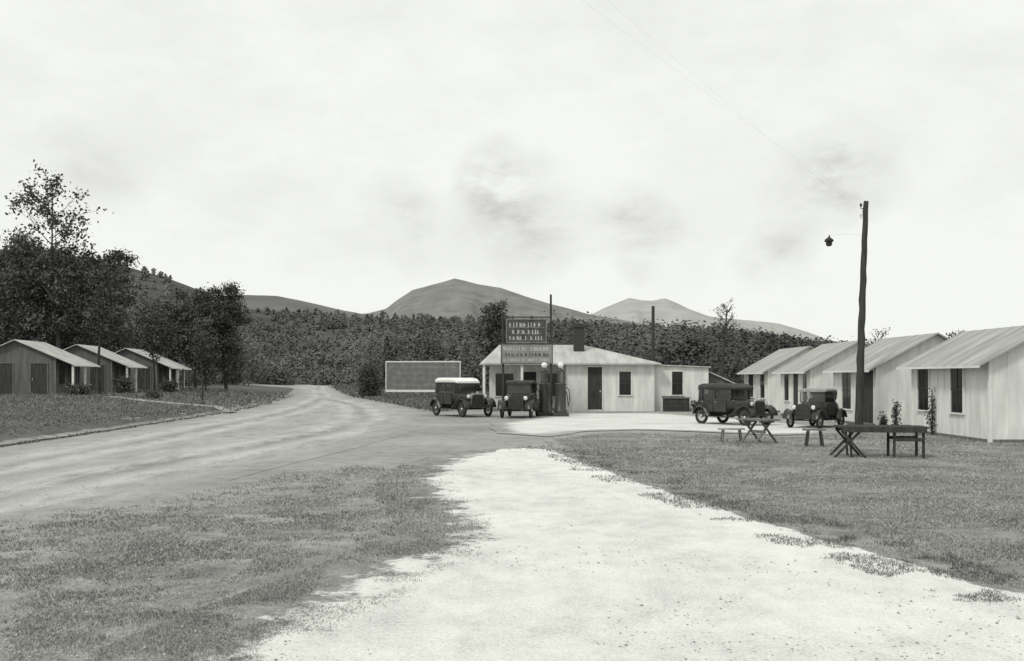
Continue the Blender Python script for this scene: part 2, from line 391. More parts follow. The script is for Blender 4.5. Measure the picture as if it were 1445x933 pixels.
heightsheet('mountain', 'hazy grey rounded mountain rising behind the forest at centre', m1, 2600, 1500, 3800, m_mt1, 'mountain', 3, 220, 50, gully=7)
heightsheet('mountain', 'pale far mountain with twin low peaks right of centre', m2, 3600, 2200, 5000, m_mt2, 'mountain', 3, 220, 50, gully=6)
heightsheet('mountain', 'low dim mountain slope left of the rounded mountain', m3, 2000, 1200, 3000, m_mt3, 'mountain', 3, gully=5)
ridge = [(-700,325),(-200,340),(57,356),(130,365),(180,376),(230,390),(280,409),(345,437),(480,447),(600,451),(700,453),(800,458),(900,464),(1000,469),(1080,478),(1150,491),(1300,500),(1600,505),(2200,507)]
rpx = np.array([p[0] for p in ridge],float); rpy = np.array([p[1] for p in ridge],float)
def foot(x, D):
    u = CX+np.asarray(x)*F/np.maximum(D,1)
    return np.interp(u, [-300,250,330,380,500,540,700,800,1100,1700], [112,125,140,235,240,150,120,105,100,100])
heightsheet('wooded_hill', 'dark wooded ridge running behind the whole settlement', ridge, 520, 95, 760, m_hill, 'hill', 2, 200, 40, foot)
def wood(name, label, d0, d1, count, m):
    P = []; SZ = []; ON = []; cnt = 0
    while cnt < count:
        u = rng.uniform(-250,1650); D = d0+(d1-d0)*rng.uniform()
        x = xx(u, D); f = float(foot(x, D))
        if D < f-2: 
            if rng.uniform() < .02: cnt += 1
            continue
        z0 = max(hill_z(x, D, rpx, rpy, 520, 95, 760, foot), tz(x,D)-.2)
        near = D < 215
        h = rng.uniform(3.2,8.5) if near else rng.uniform(2.4,4.4)
        top = EYE+(HZ-(float(np.interp(u,rpx,rpy))-rng.uniform(2,10)))/F*D        # crowns stay at or below the ridge line
        if not (near and u < 1000 and rng.uniform() < .04): h = min(h, max(1.4, top-z0))
        Rr = h*rng.uniform(.3,.62)
        n = int(np.interp(D, [90,160,300,520], [680,420,190,110])*min(1,h/3.5))
        t = rng.uniform(0,1,n)**.75; conif = rng.uniform() < .3
        prof = (1-t)*1.0+.05 if conif else np.sin(PI*np.clip(t*.88+.10,0,1))**.6
        a = rng.uniform(0,2*PI,n); rr = Rr*prof*np.sqrt(rng.uniform(.1,1,n))*(1+.35*np.sin(a*3+cnt)+.3*np.sin(a*5+t*9+cnt))
        P.append(np.stack([x+rr*np.cos(a), D+rr*np.sin(a), z0+h*(.02+.98*t)+rng.normal(size=n)*.06*h],1)); SZ.append(np.full(n, .0010*D+.06))
        on = np.stack([np.cos(a)*.6, np.sin(a)*.6-.3, (t-.1)*1.8],1); ON.append(on/np.linalg.norm(on,axis=1,keepdims=True)); cnt += 1
    P = np.concatenate(P); SZ = np.concatenate(SZ); ON = np.concatenate(ON)
    tag(arrmesh(name, leafarr(P, SZ, .8, ON, 2.0), 4, m), label, 'forest', kind='stuff')
wood('woodland', 'dark mixed woodland at the foot of the ridge behind the buildings', 95, 215, 1000, m_forest)
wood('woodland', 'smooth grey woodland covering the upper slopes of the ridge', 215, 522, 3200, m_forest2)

# ------------------------------------------------------------ trees and shrubs
def tree(label, x, y, h, cr, cz, tr, nleaf, leaf, seed, m=m_leaf, group=None, bare=False, name='tree', cat='tree', lean=0, sparse_top=False, tight=.13):
    rd = random.Random(seed); z0 = tz(x,y)
    t = empty(name, (x,y,z0), 0, label, cat, group)
    mb = MB(); ph = rd.uniform(0,6)
    def tp(s): return Vector((lean*s*s+.02*h*math.sin(ph+s*5), .02*h*math.cos(ph*2+s*4), h*s-.1*(1-s)))
    K = 9; pts = [tp(.93*i/K) for i in range(K+1)]
    mb.tube(pts, [tr*(1.25 if i == 0 else 1)*(1-.88*i/K) for i in range(K+1)], 7)
    tips = []
    nl = 22 if bare else 20
    for i in range(nl):
        s = cz/h*.85+(.95-cz/h*.85)*(i+.5)/nl; p = tp(s); az = i*2.4+rd.uniform(-.5,.5)
        tt = (s*h-cz*.85)/(h-cz*.85); ln = cr*(.55+.6*math.sin(PI*min(1,.15+tt*.85)))*rd.uniform(.7,1.15)*(.8 if bare else 1)
        el = rd.uniform(.35,.8)+(.4*tt if bare else .1)
        d = Vector((math.cos(az)*math.cos(el), math.sin(az)*math.cos(el), math.sin(el)))
        q1 = p+d*ln*.5+Vector((0,0,-.03*ln)); q2 = p+d*ln+Vector((rd.uniform(-.1,.1),rd.uniform(-.1,.1),.06))*ln
        r0 = tr*(1-s)*.5+.02
        mb.tube([p,q1,q2],[r0,r0*.6,r0*.25],5); tips += [q2,q1]
        for j in range(5 if bare else 3):
            a2 = az+rd.uniform(-1.1,1.1); e2 = rd.uniform(.1,1.2)
            d2 = Vector((math.cos(a2)*math.cos(e2), math.sin(a2)*math.cos(e2), math.sin(e2)))
            st = p.lerp(q2, rd.uniform(.35,.9)); en = st+d2*ln*rd.uniform(.3,.55)
            mb.tube([st,en],[r0*.4,r0*.15],4); tips.append(en)
    mb.build('trunk', m_bark, t)
    T = np.array([tuple(p) for p in tips])
    C = T[rng.integers(0,len(T),nleaf)]
    if not bare:
        ex = rng.normal(size=(26,3))*np.array([cr*.38,cr*.38,(h-cz)*.2])+np.array([lean*.4,0,(cz+h)/2-.05*h])
        if sparse_top: ex[:,2] -= .14*h
        allc = np.concatenate([T,ex]); w = np.ones(len(allc))
        if sparse_top: w = np.where(allc[:,2] > .60*h, .32, 1.2)
        w *= rng.uniform(.1,1.7,len(w)); C = allc[rng.choice(len(allc), nleaf, p=w/w.sum())]
    off = rng.normal(size=(nleaf,3))
    Q = C+off*cr*(.10 if bare else tight)*np.array([1,1,.8])
    Q[:,2] = np.maximum(Q[:,2], .15)
    on = off/np.linalg.norm(off,axis=1,keepdims=True)+np.array([0,0,.4])
    arrmesh('crown', leafarr(Q, leaf, .6, on, .9), 4, m, t)
    return t
def shrub(label, x, y, h, r, n, leaf, seed, m=m_leaf, group=None, pointed=False):
    rd = random.Random(seed); t = empty('sapling' if pointed else 'shrub', (x,y,tz(x,y)), 0, label, 'sapling' if pointed else 'shrub', group); mb = MB(); tips = []
    for i in range(6 if pointed else 9):
        a = rd.uniform(0,6.28); hh = h*rd.uniform(.5,.97); e = rd.uniform(.0,.75)*r*((1.25-hh/h) if pointed else 1)
        q = Vector((math.cos(a)*e, math.sin(a)*e, hh)); mb.tube([(0,0,-.05),tuple(q*.5+Vector((0,0,.1*h))),tuple(q)],[.022,.014,.006],4)
        for k in range(1,6): tips.append(q*(k/5))
    mb.build('stem', m_bark, t); T = np.array([tuple(p) for p in tips])
    Q = T[rng.integers(0,len(T),n)]+rng.normal(size=(n,3))*np.array([r*.3,r*.3,h*(.07 if pointed else .14)]); Q[:,2] = np.clip(Q[:,2], .05, h*1.1)
    arrmesh('foliage', leafarr(Q, leaf), 4, m, t); return t
GT = 'trees around the left cabins'
tree('tallest tree at far left with a thin open crown above the left cabins', xx(82,90), 90, 17.6, 3.4, 6, .22, 8500, .16, 3, m_leaf, GT, lean=-.6, sparse_top=True, tight=.12)
tree('dark bushy tree right of the tallest tree, above the second left cabin', xx(152,93), 93, 11.8, 2.4, 2.6, .2, 9500, .125, 5, m_leaf, GT, tight=.15)
tree('broad dark tree at the left edge beneath the tallest tree', xx(95,98), 98, 11.6, 3.4, 2, .22, 12000, .135, 6, m_leaf, GT, tight=.15)
tree('dark tree at the extreme left edge behind the nearest cabin', xx(12,94), 94, 12.2, 3.6, 2, .24, 12000, .135, 8, m_leaf, GT, tight=.15)
tree('low dark tree over the third left cabin, smaller than its neighbours', xx(218,108), 108, 7.4, 2.8, 1.4, .16, 7500, .14, 9, m_leaf, GT, tight=.15)
tree('tall dark tree with a knobbed top right of the left cabins', xx(318,112), 112, 10.7, 2.3, 1.6, .18, 11000, .13, 12, m_leaf, GT, tight=.15)
tree('dark tree with a pointed twiggy top left of the knobbed tree', xx(274,110), 110, 9.6, 2.3, 1.6, .16, 8000, .125, 13, m_leaf, GT, tight=.15)
tree('slender roadside tree with a bare thin trunk on the left bank', xx(284,68), 68, 5.2, .8, 2.9, .07, 1000, .09, 14, m_leaf, GT)
tree('slim tree growing in the gap between the first and second left cabins', -28.8, 74.6, 9.0, 1.3, 4.0, .13, 3600, .10, 27, m_leaf, GT, tight=.15)
tree('slim tree growing in the gap between the second and third left cabins', -28.5, 84.4, 6.4, 1.1, 2.8, .10, 2400, .10, 28, m_leaf, GT, tight=.15)
tree('small leafy tree standing right of the third left cabin', -27.2, 94.5, 4.6, 1.3, 1.2, .09, 2400, .11, 29, m_leaf, GT, tight=.16)
tree('round dark tree standing behind the big store sign', xx(699,105), 105, 9.0, 1.35, 2, .18, 7500, .12, 15, tight=.2)
tree('nearly bare tree with a forked top behind the right cabins', xx(1022,92), 92, 8.3, 1.2, 5.4, .26, 400, .08, 17, m_leaf2, bare=True)
tree('twiggy bare treetop above the third right cabin roof', xx(1238,78), 78, 5.2, 1.1, 3.2, .12, 120, .1, 19, m_leaf2, bare=True)
tree('small leafy treetop above the nearest right cabin roof', xx(1352,70), 70, 4.9, .6, 3, .1, 350, .10, 21, m_leaf2)
tree('thin bare tree against the central mountain beside the road', xx(603,150), 150, 10.4, 1.9, 5.5, .12, 300, .14, 23, m_leaf, bare=True)
tree('dark low tree between the tall pole and the bare tree', xx(968,108), 108, 5.2, 1.8, 1.2, .14, 5000, .13, 24)
shrub('big dark bush at the left end of the billboard', xx(521,98), 98, 2.9, 1.25, 7000, .10, 31)
shrub('low dark bush left of the bank path by the cabins', xx(215,66), 66, .55, .6, 700, .07, 32)
for i,(x,y,h,l) in enumerate([(-27.0,74.0,1.2,'dark brush at the foot of the slim tree between the first two left cabins'),(-26.9,83.6,1.1,'dark brush in front of the gap between the second and third left cabins'),(-26.6,65.0,.7,'low dark brush at the near corner of the first left cabin')]):
    shrub(l, x, y, h, .8, 1400, .08, 60+i, m_leaf, 'brush by the left cabins')
for i,(px,D,h,l) in enumerate([(1322,34.5,1.45,'thin pointed sapling between the two windows of the nearest right cabin'),(1270,38.2,1.15,'thin sapling in the gap left of the nearest right cabin'),
        (1252,39,.7,'smallest thin sapling at the near corner of the second right cabin')]):
    shrub(l, xx(px,D)-.15, D, h, .22, 330, .042, 40+i, m_leaf, 'saplings along the right cabins', True)
shrub('low dark shrub at the right end of the store extension', xx(985,58.4), 58.4, .55, .45, 700, .06, 51)

# ------------------------------------------------------------ buildings
def opening(parent, kind, axis, c, u0, u1, z0, z1, sgn, fm=m_trim, pm=m_glass):
    def bx(mb, a0, a1, q0, q1, d0, d1):
        lo, hi = sorted((c+sgn*d0, c+sgn*d1))
        if axis == 'x': mb.box(lo,hi,a0,a1,q0,q1)
        else: mb.box(a0,a1,lo,hi,q0,q1)
    w = .06
    fr = MB(); bx(fr,u0-w,u0,z0,z1,-.01,.045); bx(fr,u1,u1+w,z0,z1,-.01,.045); bx(fr,u0-w,u1+w,z1,z1+w,-.01,.05)
    if kind == 'window':
        o = fr.build('window', fm, parent)
        p = MB(); bx(p,u0+.002,u1-.002,z0+.002,z1-.002,-.01,.012); p.build('pane', pm, o)
        q = MB(); zm = (z0+z1)/2; bx(q,u0+.003,u1-.003,zm-.02,zm+.02,.004,.03); um = (u0+u1)/2; bx(q,um-.012,um+.012,z0+.003,zm-.021,.004,.025); bx(q,um-.012,um+.012,zm+.021,z1-.003,.004,.025); q.build('muntin', m_dkwood, o)
        s = MB(); bx(s,u0-w-.03,u1+w+.03,z0-.05,z0-.002,-.01,.08); s.build('sill', fm, o)
    else:
        p = MB(); bx(p,u0+.002,u1-.002,z0,z1-.002,-.01,.02)
        o = p.build('door', pm, parent); fr.build('frame', fm, o)
        h = MB(); bx(h,u1-.13,u1-.08,z0+.95,z0+1.05,.021,.06); h.build('handle', m_nickel, o)
def cabin(label, loc, rz, L, W, ze, zr, front, gable, ovf=.38, porch=False, wm=m_white, rm=m_roof, group=None, back_g=(), fm=m_trim):
    t = empty('cabin', loc, rz, label, 'cabin', group)
    w = MB(); w.prism([(0,-.35),(W,-.35),(W,ze),(W/2,zr),(0,ze)], 0, L)
    for i in range(1, int(L/.5)):
        y = i*L/int(L/.5)
        if any(a-.1 < y < b_+.1 for _,a,b_,_,_ in front): continue
        w.box(-.011,.01,y-.016,y+.016,.12,ze-.03)
    for i in range(1, int(W/.5)):
        x = i*W/int(W/.5); zt = ze+(zr-ze)*(1-abs(x-W/2)/(W/2))-.1
        w.box(x-.016,x+.016,-.011,.01,.12,zt)
    w.build('wall', wm, t)
    k = (zr-ze)/(W/2); e = .006; ovb = .3
    def rp(x): return zr-k*abs(x-W/2)+e
    rf = MB(); rf.prism([(-ovf,rp(-ovf)),(W/2,rp(W/2)),(W+ovb,rp(W+ovb)),(W+ovb,rp(W+ovb)+.035),(W/2,rp(W/2)+.045),(-ovf,rp(-ovf)+.035)], -.3, L+.3)
    n = max(2,int((L+.6)/.9))
    for i in range(n+1):
        y = -.28+(L+.56)*i/n
        rf.prism([(-ovf+.01,rp(-ovf)+.03),(W/2,rp(W/2)+.035),(W+ovb-.01,rp(W+ovb)+.03),(W+ovb-.01,rp(W+ovb)+.045),(W/2,rp(W/2)+.055),(-ovf+.01,rp(-ovf)+.045)], y-.015, y+.015)
    r = rf.build('roof', rm, t)
    fb = MB(); fb.box(-ovf-.025,-ovf-.002,-.3,L+.3,rp(-ovf)-.04,rp(-ovf)+.03); fb.build('fascia', m_trim, r)
    for y0,y1 in ((-.03,.07),(L-.07,L+.03)):
        cb = MB(); cb.box(-.03,.07,y0,y1,.0,ze-.02); cb.build('corner_board', fm, t)
    sk = MB(); sk.box(-.022,0.0,.08,L-.08,-.1,.1); sk.box(-.022,W-.08,-.022,0.0,-.1,.1); sk.build('base_board', m_wood, t)
    for kd,a,b_,z0,z1 in front:
        opening(t, kd, 'x', 0, a, b_, z0, z1, -1, fm, pm=(m_glass if kd == 'window' else m_dkwood))
        if kd == 'door':
            st = MB(); st.box(-.6,-.03,a-.15,b_+.15,-.1,.14); st.build('step', m_wood, t)
    for kd,a,b_,z0,z1 in gable: opening(t, kd, 'y', 0, a, b_, z0, z1, -1, fm, pm=(m_glass if kd == 'window' else m_dkwood))
    for kd,a,b_,z0,z1 in back_g: opening(t, kd, 'y', L, a, b_, z0, z1, 1, fm, pm=(m_glass if kd == 'window' else m_dkwood))
    if porch:
        for y in (.0, L*.5, L):
            p = MB(); p.box(-ovf+.12,-ovf+.24,y-.06,y+.06,-.3,rp(-ovf+.12)-.005); p.build('post', m_trim if y else m_wood, t)
        f = MB(); f.box(-ovf+.05,-.03,0,L,-.3,.12); f.build('porch_floor', m_wood, t)
    return t
GR = 'white cabins in a row on the right'
XW = 13.72
cabin('nearest white cabin at the right edge with two tall dark windows', (13.75,30.6,0), 0, 5.9, 3.7, 2.42, 3.42,
      [('window',1.75,2.65,.8,2.24),('window',4.4,5.35,.8,2.24)], [], group=GR, ovf=.42)
cabin('white cabin behind the tall pole, second nearest on the right', (XW,40,0), 0, 5.3, 4.4, 2.32, 3.5,
      [('door',.25,1.5,.12,2.15),('window',2.9,4.1,.6,2.12)], [], group=GR)
cabin('third white cabin from the right, behind the dark roadster', (13.5,48,0), 0, 5.3, 4.3, 2.3, 3.5,
      [('window',.5,1.25,.75,2.05),('door',2.0,2.9,.12,2.08),('window',3.7,4.6,.75,2.05)], [], group=GR)
cabin('farthest white cabin in the right row, beside the store', (13.75,57,0), 0, 5.8, 4.3, 2.3, 3.5,
      [('window',.7,1.8,.75,2.05),('window',3.4,4.7,.75,2.05)], [], group=GR)
GL = 'porched cabins in a row on the left bank'
labs = ['nearest grey porched cabin at the left edge of the bank','second porched cabin on the left bank, under the bushy tree','third porched cabin on the left bank','farthest porched cabin on the left bank, behind the third one']
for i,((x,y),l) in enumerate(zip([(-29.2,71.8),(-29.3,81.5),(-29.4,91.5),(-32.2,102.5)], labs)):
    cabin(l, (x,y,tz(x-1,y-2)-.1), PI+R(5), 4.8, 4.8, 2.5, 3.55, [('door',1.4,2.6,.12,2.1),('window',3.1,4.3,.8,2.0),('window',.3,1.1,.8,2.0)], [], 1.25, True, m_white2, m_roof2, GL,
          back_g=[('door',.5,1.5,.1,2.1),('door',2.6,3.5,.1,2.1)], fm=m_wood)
st = empty('store', (0,59,0), 0, 'low white roadside store with hipped pale roof and dark chimney', 'store')
w = MB(); w.box(3.0,7.9,0,7,-.1,2.63); w.box(-1.3,3.0,2.4,7,-.1,2.63); w.build('wall', m_white, st)
hp = [(-1.75,-.45,2.66),(8.2,-.45,2.66),(8.2,7.4,2.66),(-1.75,7.4,2.66),(-.75,3.5,3.78),(4.2,3.5,3.78)]
r_ = MB(); r_.add(hp,[(0,1,5,4),(1,2,5),(2,3,4,5),(3,0,4),(3,2,1,0)]); r_.box(-1.77,8.22,-.47,7.42,2.58,2.655)
rf = r_.build('roof', m_roof3, st)
c = MB(); c.box(3.55,4.15,2.0,2.6,2.7,4.75); c.box(3.48,4.22,1.93,2.67,4.75,4.95); c.build('chimney', m_brick, rf)
opening(st,'door','y',0,4.2,5.0,.1,2.45,-1,pm=m_dkwood); opening(st,'window','y',0,5.95,6.6,.9,2.2,-1)
opening(st,'door','y',2.4,.5,1.4,.1,2.2,-1,pm=m_dkwood); opening(st,'window','y',2.4,-.95,.1,.8,2.1,-1); opening(st,'window','y',2.4,1.8,2.8,.8,2.1,-1)
for x in (-1.55,.55,2.75):
    p = MB(); p.box(x-.07,x+.07,-.35,-.21,-.1,2.575); p.build('post', m_trim, st)
p = MB(); p.box(-1.5,2.98,-.3,2.38,-.1,.1); p.build('porch_floor', m_wood, st)
w = MB(); w.prism([(7.91,-.1),(11.0,-.1),(11.0,2.42),(7.91,2.54)],.5,5); w.build('extension', m_white, st)
r_ = MB(); r_.prism([(7.92,2.55),(11.1,2.425),(11.1,2.48),(7.92,2.60)],.3,5.3); r_.build('extension_roof', m_roof3, st)
opening(st,'window','y',.5,8.95,9.55,.9,2.2,-1)
w = MB(); w.prism([(11.01,-.1),(12.6,-.1),(12.6,1.5),(11.01,2.2)],1.2,4.5); w.build('lean_to', m_white2, st)
r_ = MB(); r_.prism([(11.01,2.21),(12.8,1.41),(12.8,1.47),(11.01,2.28)],1.0,4.7); r_.build('lean_to_roof', m_roof3, st)
bx_ = empty('wooden_box', (xx(954,58.6),58.6,0), 0, 'low dark wooden box against the wall of the store extension', 'box')
q = MB(); q.box(-.68,.68,-.36,.36,-.03,.72)
for z in (.2,.44): q.box(-.69,.69,-.375,.375,z,z+.03)
q.build('crate', m_dkwood, bx_)
q = MB(); q.prism([(-.74,.722),(.74,.722),(.74,.78),(-.74,.86)],-.42,.42); q.build('lid', m_wood, bx_)

# ------------------------------------------------------------ signs (the writing is illegible in the photo: rows of fine strokes)
def scribble(mb, x0, x1, zc, h, y, seed, wd=.7):
    rd = random.Random(seed); x = x0; s = h*.26
    mb.box(x0,x1,y-.004,y,zc-h/2-.012,zc-h/2)
    while x < x1-h*.5:
        if rd.random() < .17: x += h*.6; continue
        w = h*wd*rd.uniform(.5,1.0); zt, zb = zc+h/2*rd.uniform(.75,1), zc-h/2
        mb.box(x,x+s,y-.008,y,zb,zt)
        k = rd.random()
        if k < .45: mb.box(x+w-s,x+w,y-.008,y,zb,zt*.6+zc*.4)
        if k > .4: mb.box(x+s+.001,x+w-s-.001,y-.008,y,zc-s/2,zc+s/2)
        x += w+h*.2
sg = empty('store_sign', (.78,56,0), 0, 'tall two board store sign on two posts in front of the store', 'sign')
for x,zt in ((-1.25,5.2),(1.27,6.25)):
    p = MB(); p.tube([(x,.06,-.2),(x,.06,zt)],[.07,.055],8); p.build('post', m_dkwood, sg)
def board(x0,x1,z0,z1,fm,bm,nm,q=.05):
    bb = MB(); bb.box(x0,x1,-.05,-.015,z0,z1); o = bb.build(nm, bm, sg)
    f = MB()
    f.box(x0-q,x1+q,-.08,-.01,z1,z1+q); f.box(x0-q,x1+q,-.08,-.01,z0-q,z0); f.box(x0-q,x0,-.08,-.01,z0,z1); f.box(x1,x1+q,-.08,-.01,z0,z1); f.build('frame', fm, o)
    return o
o1 = board(-1.05,1.0,3.74,4.92,m_signp,m_signd,'upper_board',.035)
for i,(zc,hh) in enumerate(((4.64,.24),(4.28,.22),(3.95,.2))):
    l = MB(); scribble(l,-.92+.15*(i%2),.9-.15*(i%2),zc,hh,-.052,3+i,.85); l.build('lettering', m_signl, o1)
o2 = board(-1.33,1.33,2.62,3.62,m_signd,m_signp,'lower_board',.04)
for i,zc in enumerate((3.40,3.08,2.80)):
    l = MB(); scribble(l,-1.22+.1*(i%2),1.22-.1*(i%2),zc,(.2,.18,.15)[i],-.052,10+i,.85); l.build('lettering', m_signd if i == 1 else m_sign, o2)
l = MB(); l.bar((-1.25,.06,5.05),(1.27,.06,5.05),.06,.06); l.build('cross_rail', m_dkwood, sg)
bbx = empty('billboard', (xx(597,95),95,0), R(-4), 'long low billboard with pale border left of the cars', 'billboard')
for x in (-3.0,-1,1,3.0):
    p = MB(); p.box(x-.06,x+.06,.02,.14,-.2,3.2); p.build('post', m_wood, bbx)
p = MB(); p.box(-3.3,3.3,-.03,.015,.75,3.2); pn = p.build('panel', m_signm, bbx)
f = MB(); f.box(-3.38,3.38,-.07,.016,3.2,3.32); f.box(-3.38,3.38,-.07,.016,.55,.75); f.box(-3.38,-3.3,-.07,.016,.75,3.2); f.box(3.3,3.38,-.07,.016,.75,3.2); f.build('frame', m_trim, pn)
for i,(zc,hh) in enumerate(((2.8,.24),(2.25,.2),(1.7,.2),(1.18,.24))):
    l = MB(); scribble(l,-3.0+.4*(i%2),3.0-.4*(i%2),zc,hh,-.032,30+i,.8); l.build('lettering', m_signp, pn)

# ------------------------------------------------------------ poles, lamp, wires
up = empty('utility_pole', (xx(1212,38.6),38.6,0), 0, 'tall dark wooden utility pole before the right cabins', 'pole')
mb = MB(); zt = zz(284,38.6); mb.tube([(.26*(i/24)**1.3+.012*math.sin(i*2.1),.01*math.cos(i*1.7),-.3+(zt+.3)*i/24) for i in range(25)],[.155-.065*i/24+.008*math.sin(i*3.3) for i in range(25)],10); mb.build('shaft', m_dkwood, up)
for i,z in enumerate((8.0,7.65)):
    q = MB(); q.tube([(.2,0,z),(.04,-.1,z),(.04,-.1,z+.12)],[.015,.015,.015],5); q.lathe([(.012,.0),(.045,.02),(.035,.06),(.05,.08),(.02,.13)],(.04,-.1,z+.06)); q.build('insulator', m_globe if i else m_dark, up)
lp = empty('street_lamp', (xx(1212,38.6)+.12,38.6,6.85), 0, 'round dark lamp hanging on a thin bracket left of the tall pole', 'lamp')
q = MB(); q.tube([(.0,-.0,.22),(-.6,-.02,.24),(-1.2,-.05,.19)],[.0028]*3,5); q.build('bracket', m_wire, lp)
q = MB(); q.tube([(-1.2,-.05,.2),(-1.22,-.05,.08)],.02,6); q.lathe([(.03,.14),(.06,.10),(.15,.03),(.165,-.04),(.15,-.05),(.02,-.03)],(-1.22,-.05,0)); q.build('shade', m_iron, lp)
q = MB(); q.lathe([(.03,-.01),(.10,-.06),(.12,-.13),(.08,-.2),(.01,-.22)],(-1.22,-.05,0)); q.build('bulb', m_dark, lp)
for (px,D,zt,l,rd_) in ((921,68,zz(432,68),'dark pole rising behind the store extension',.10),):
    o = empty('utility_pole', (xx(px,D),D,0), 0, l, 'pole'); q = MB(); q.tube([(0,0,-.3),(.03,0,zt)],[rd_*1.2,rd_],8); q.build('shaft', m_dkwood, o)
for i,(e,l) in enumerate((((-14,-12,8.3),'upper one of two thin wires running from the tall pole'),((-12.6,-12,8.3),'lower one of two thin wires running from the tall pole'))):
    a = Vector((xx(1212,38.6)+.2,38.5,8.15-.35*i)); b_ = Vector(e); pts = []
    for k in range(25):
        t = k/24; p = a.lerp(b_,t); p.z -= 4*.5*t*(1-t); pts.append(p)
    q = MB(); q.tube(pts,.0010,4); tag(q.build('overhead_wire', m_wire), l, 'wire', 'overhead wires')

# ------------------------------------------------------------ gas pumps
def pump(label, x, y):
    t = empty('gas_pump', (x,y,0), 0, label, 'gas pump', 'gas pumps before the store')
    q = MB(); q.box(-.38,.38,-.38,.38,-.05,.2); q.build('plinth', m_pump, t)
    q = MB(); q.lathe([(.32,.201),(.32,.3),(.27,.36),(.25,1.45),(.28,1.54),(.28,1.6),(.1,1.62)]); q.build('column', m_pump, t)
    q = MB(); q.lathe([(.18,1.621),(.18,2.15)],n=14); q.build('glass_cylinder', m_cglass, t)
    q = MB(); q.lathe([(.2,2.151),(.21,2.22),(.1,2.28),(.07,2.32)]); q.build('cap', m_pump, t)
    q = MB(); q.lathe([(.06,2.321),(.12,2.38),(.15,2.47),(.12,2.56),(.05,2.6)]); q.build('globe', m_globe, t)
    q = MB(); q.tube([(.25,-.05,1.4),(.4,-.08,1.3),(.44,-.1,.8),(.36,-.12,.5),(.33,-.1,.9),(.28,-.06,1.2)],.025,6); q.build('hose', m_tyre, t)
    q = MB(); q.tube([(-.24,0,1.2),(-.36,-.05,1.25),(-.38,-.05,1.5)],.02,5); q.build('lever', m_iron, t)
pump('gas pump beside the touring car, left one of the two pumps', xx(768,51.6), 51.6)
pump('gas pump farther from the touring car, right one of the two', xx(791,50.8), 50.8)

# ------------------------------------------------------------ cars
def ring(x, hw, z0, z1, r, n=4):
    p = [(x,-hw,z0),(x,hw,z0)]
    for k in range(n+1): a = PI/2*k/n; p.append((x,hw-r+r*math.cos(a),z1-r+r*math.sin(a)))
    for k in range(n+1): a = PI/2+PI/2*k/n; p.append((x,-hw+r+r*math.cos(a),z1-r+r*math.sin(a)))
    return p
q = MB(); q.torus(.25,.024); 
for k in range(12):
    a = 2*PI*k/12; q.tube([(.06*math.cos(a),0,.06*math.sin(a)),(.24*math.cos(a),0,.24*math.sin(a))],.011,5)
ME_rim = q.mesh('wheel'); ME_tyre = MB().torus(.318,.064,n=28,m=10).mesh('tyre'); ME_hub = MB().lathe([(.03,-.06),(.065,-.05),(.075,.04),(.05,.07),(.01,.08)],axis='y',n=12).mesh('hub')
ME_lamp = MB().lathe([(.02,-.16),(.07,-.12),(.105,-.02),(.115,.02),(.1,.021)],axis='x',n=14).mesh('headlight'); ME_lens = MB().lathe([(.1,.022),(.07,.04),(.02,.048)],axis='x',n=14).mesh('lens')
for me,m in ((ME_rim,m_rim),(ME_tyre,m_tyre),(ME_hub,m_nickel),(ME_lamp,m_black),(ME_lens,m_lens)): me.materials.append(m)
def wheel(t, x, y, z=.382, rz=0, rx=0):
    w = link('wheel', ME_rim, None, t); w.location = (x,y,z); w.rotation_euler = (rx,0,rz)
    link('tyre', ME_tyre, None, w); h = link('hub', ME_hub, None, w)
    if y < 0: h.rotation_euler = (0,0,PI)
def fender(path, y0, y1, up=1):
    secs = []; n = len(path); ym = (y0+y1)/2
    for i,(x,z) in enumerate(path):
        a = path[max(0,i-1)]; b_ = path[min(n-1,i+1)]; dx, dz = b_[0]-a[0], b_[1]-a[1]; L = math.hypot(dx,dz); nx_, nz_ = -dz/L, dx/L
        if nz_ < 0 and abs(nx_) < .9: nx_, nz_ = -nx_, -nz_
        if i and (nx_*pn[0]+nz_*pn[1]) < 0: nx_, nz_ = -nx_, -nz_
        pn = (nx_,nz_)
        secs.append([(x+nx_*o, y, z+nz_*o) for y,o in ((y0,0),(ym,.045),(y1,-.03),(y1,-.07),(ym,.02),(y0,-.025))])
    return secs
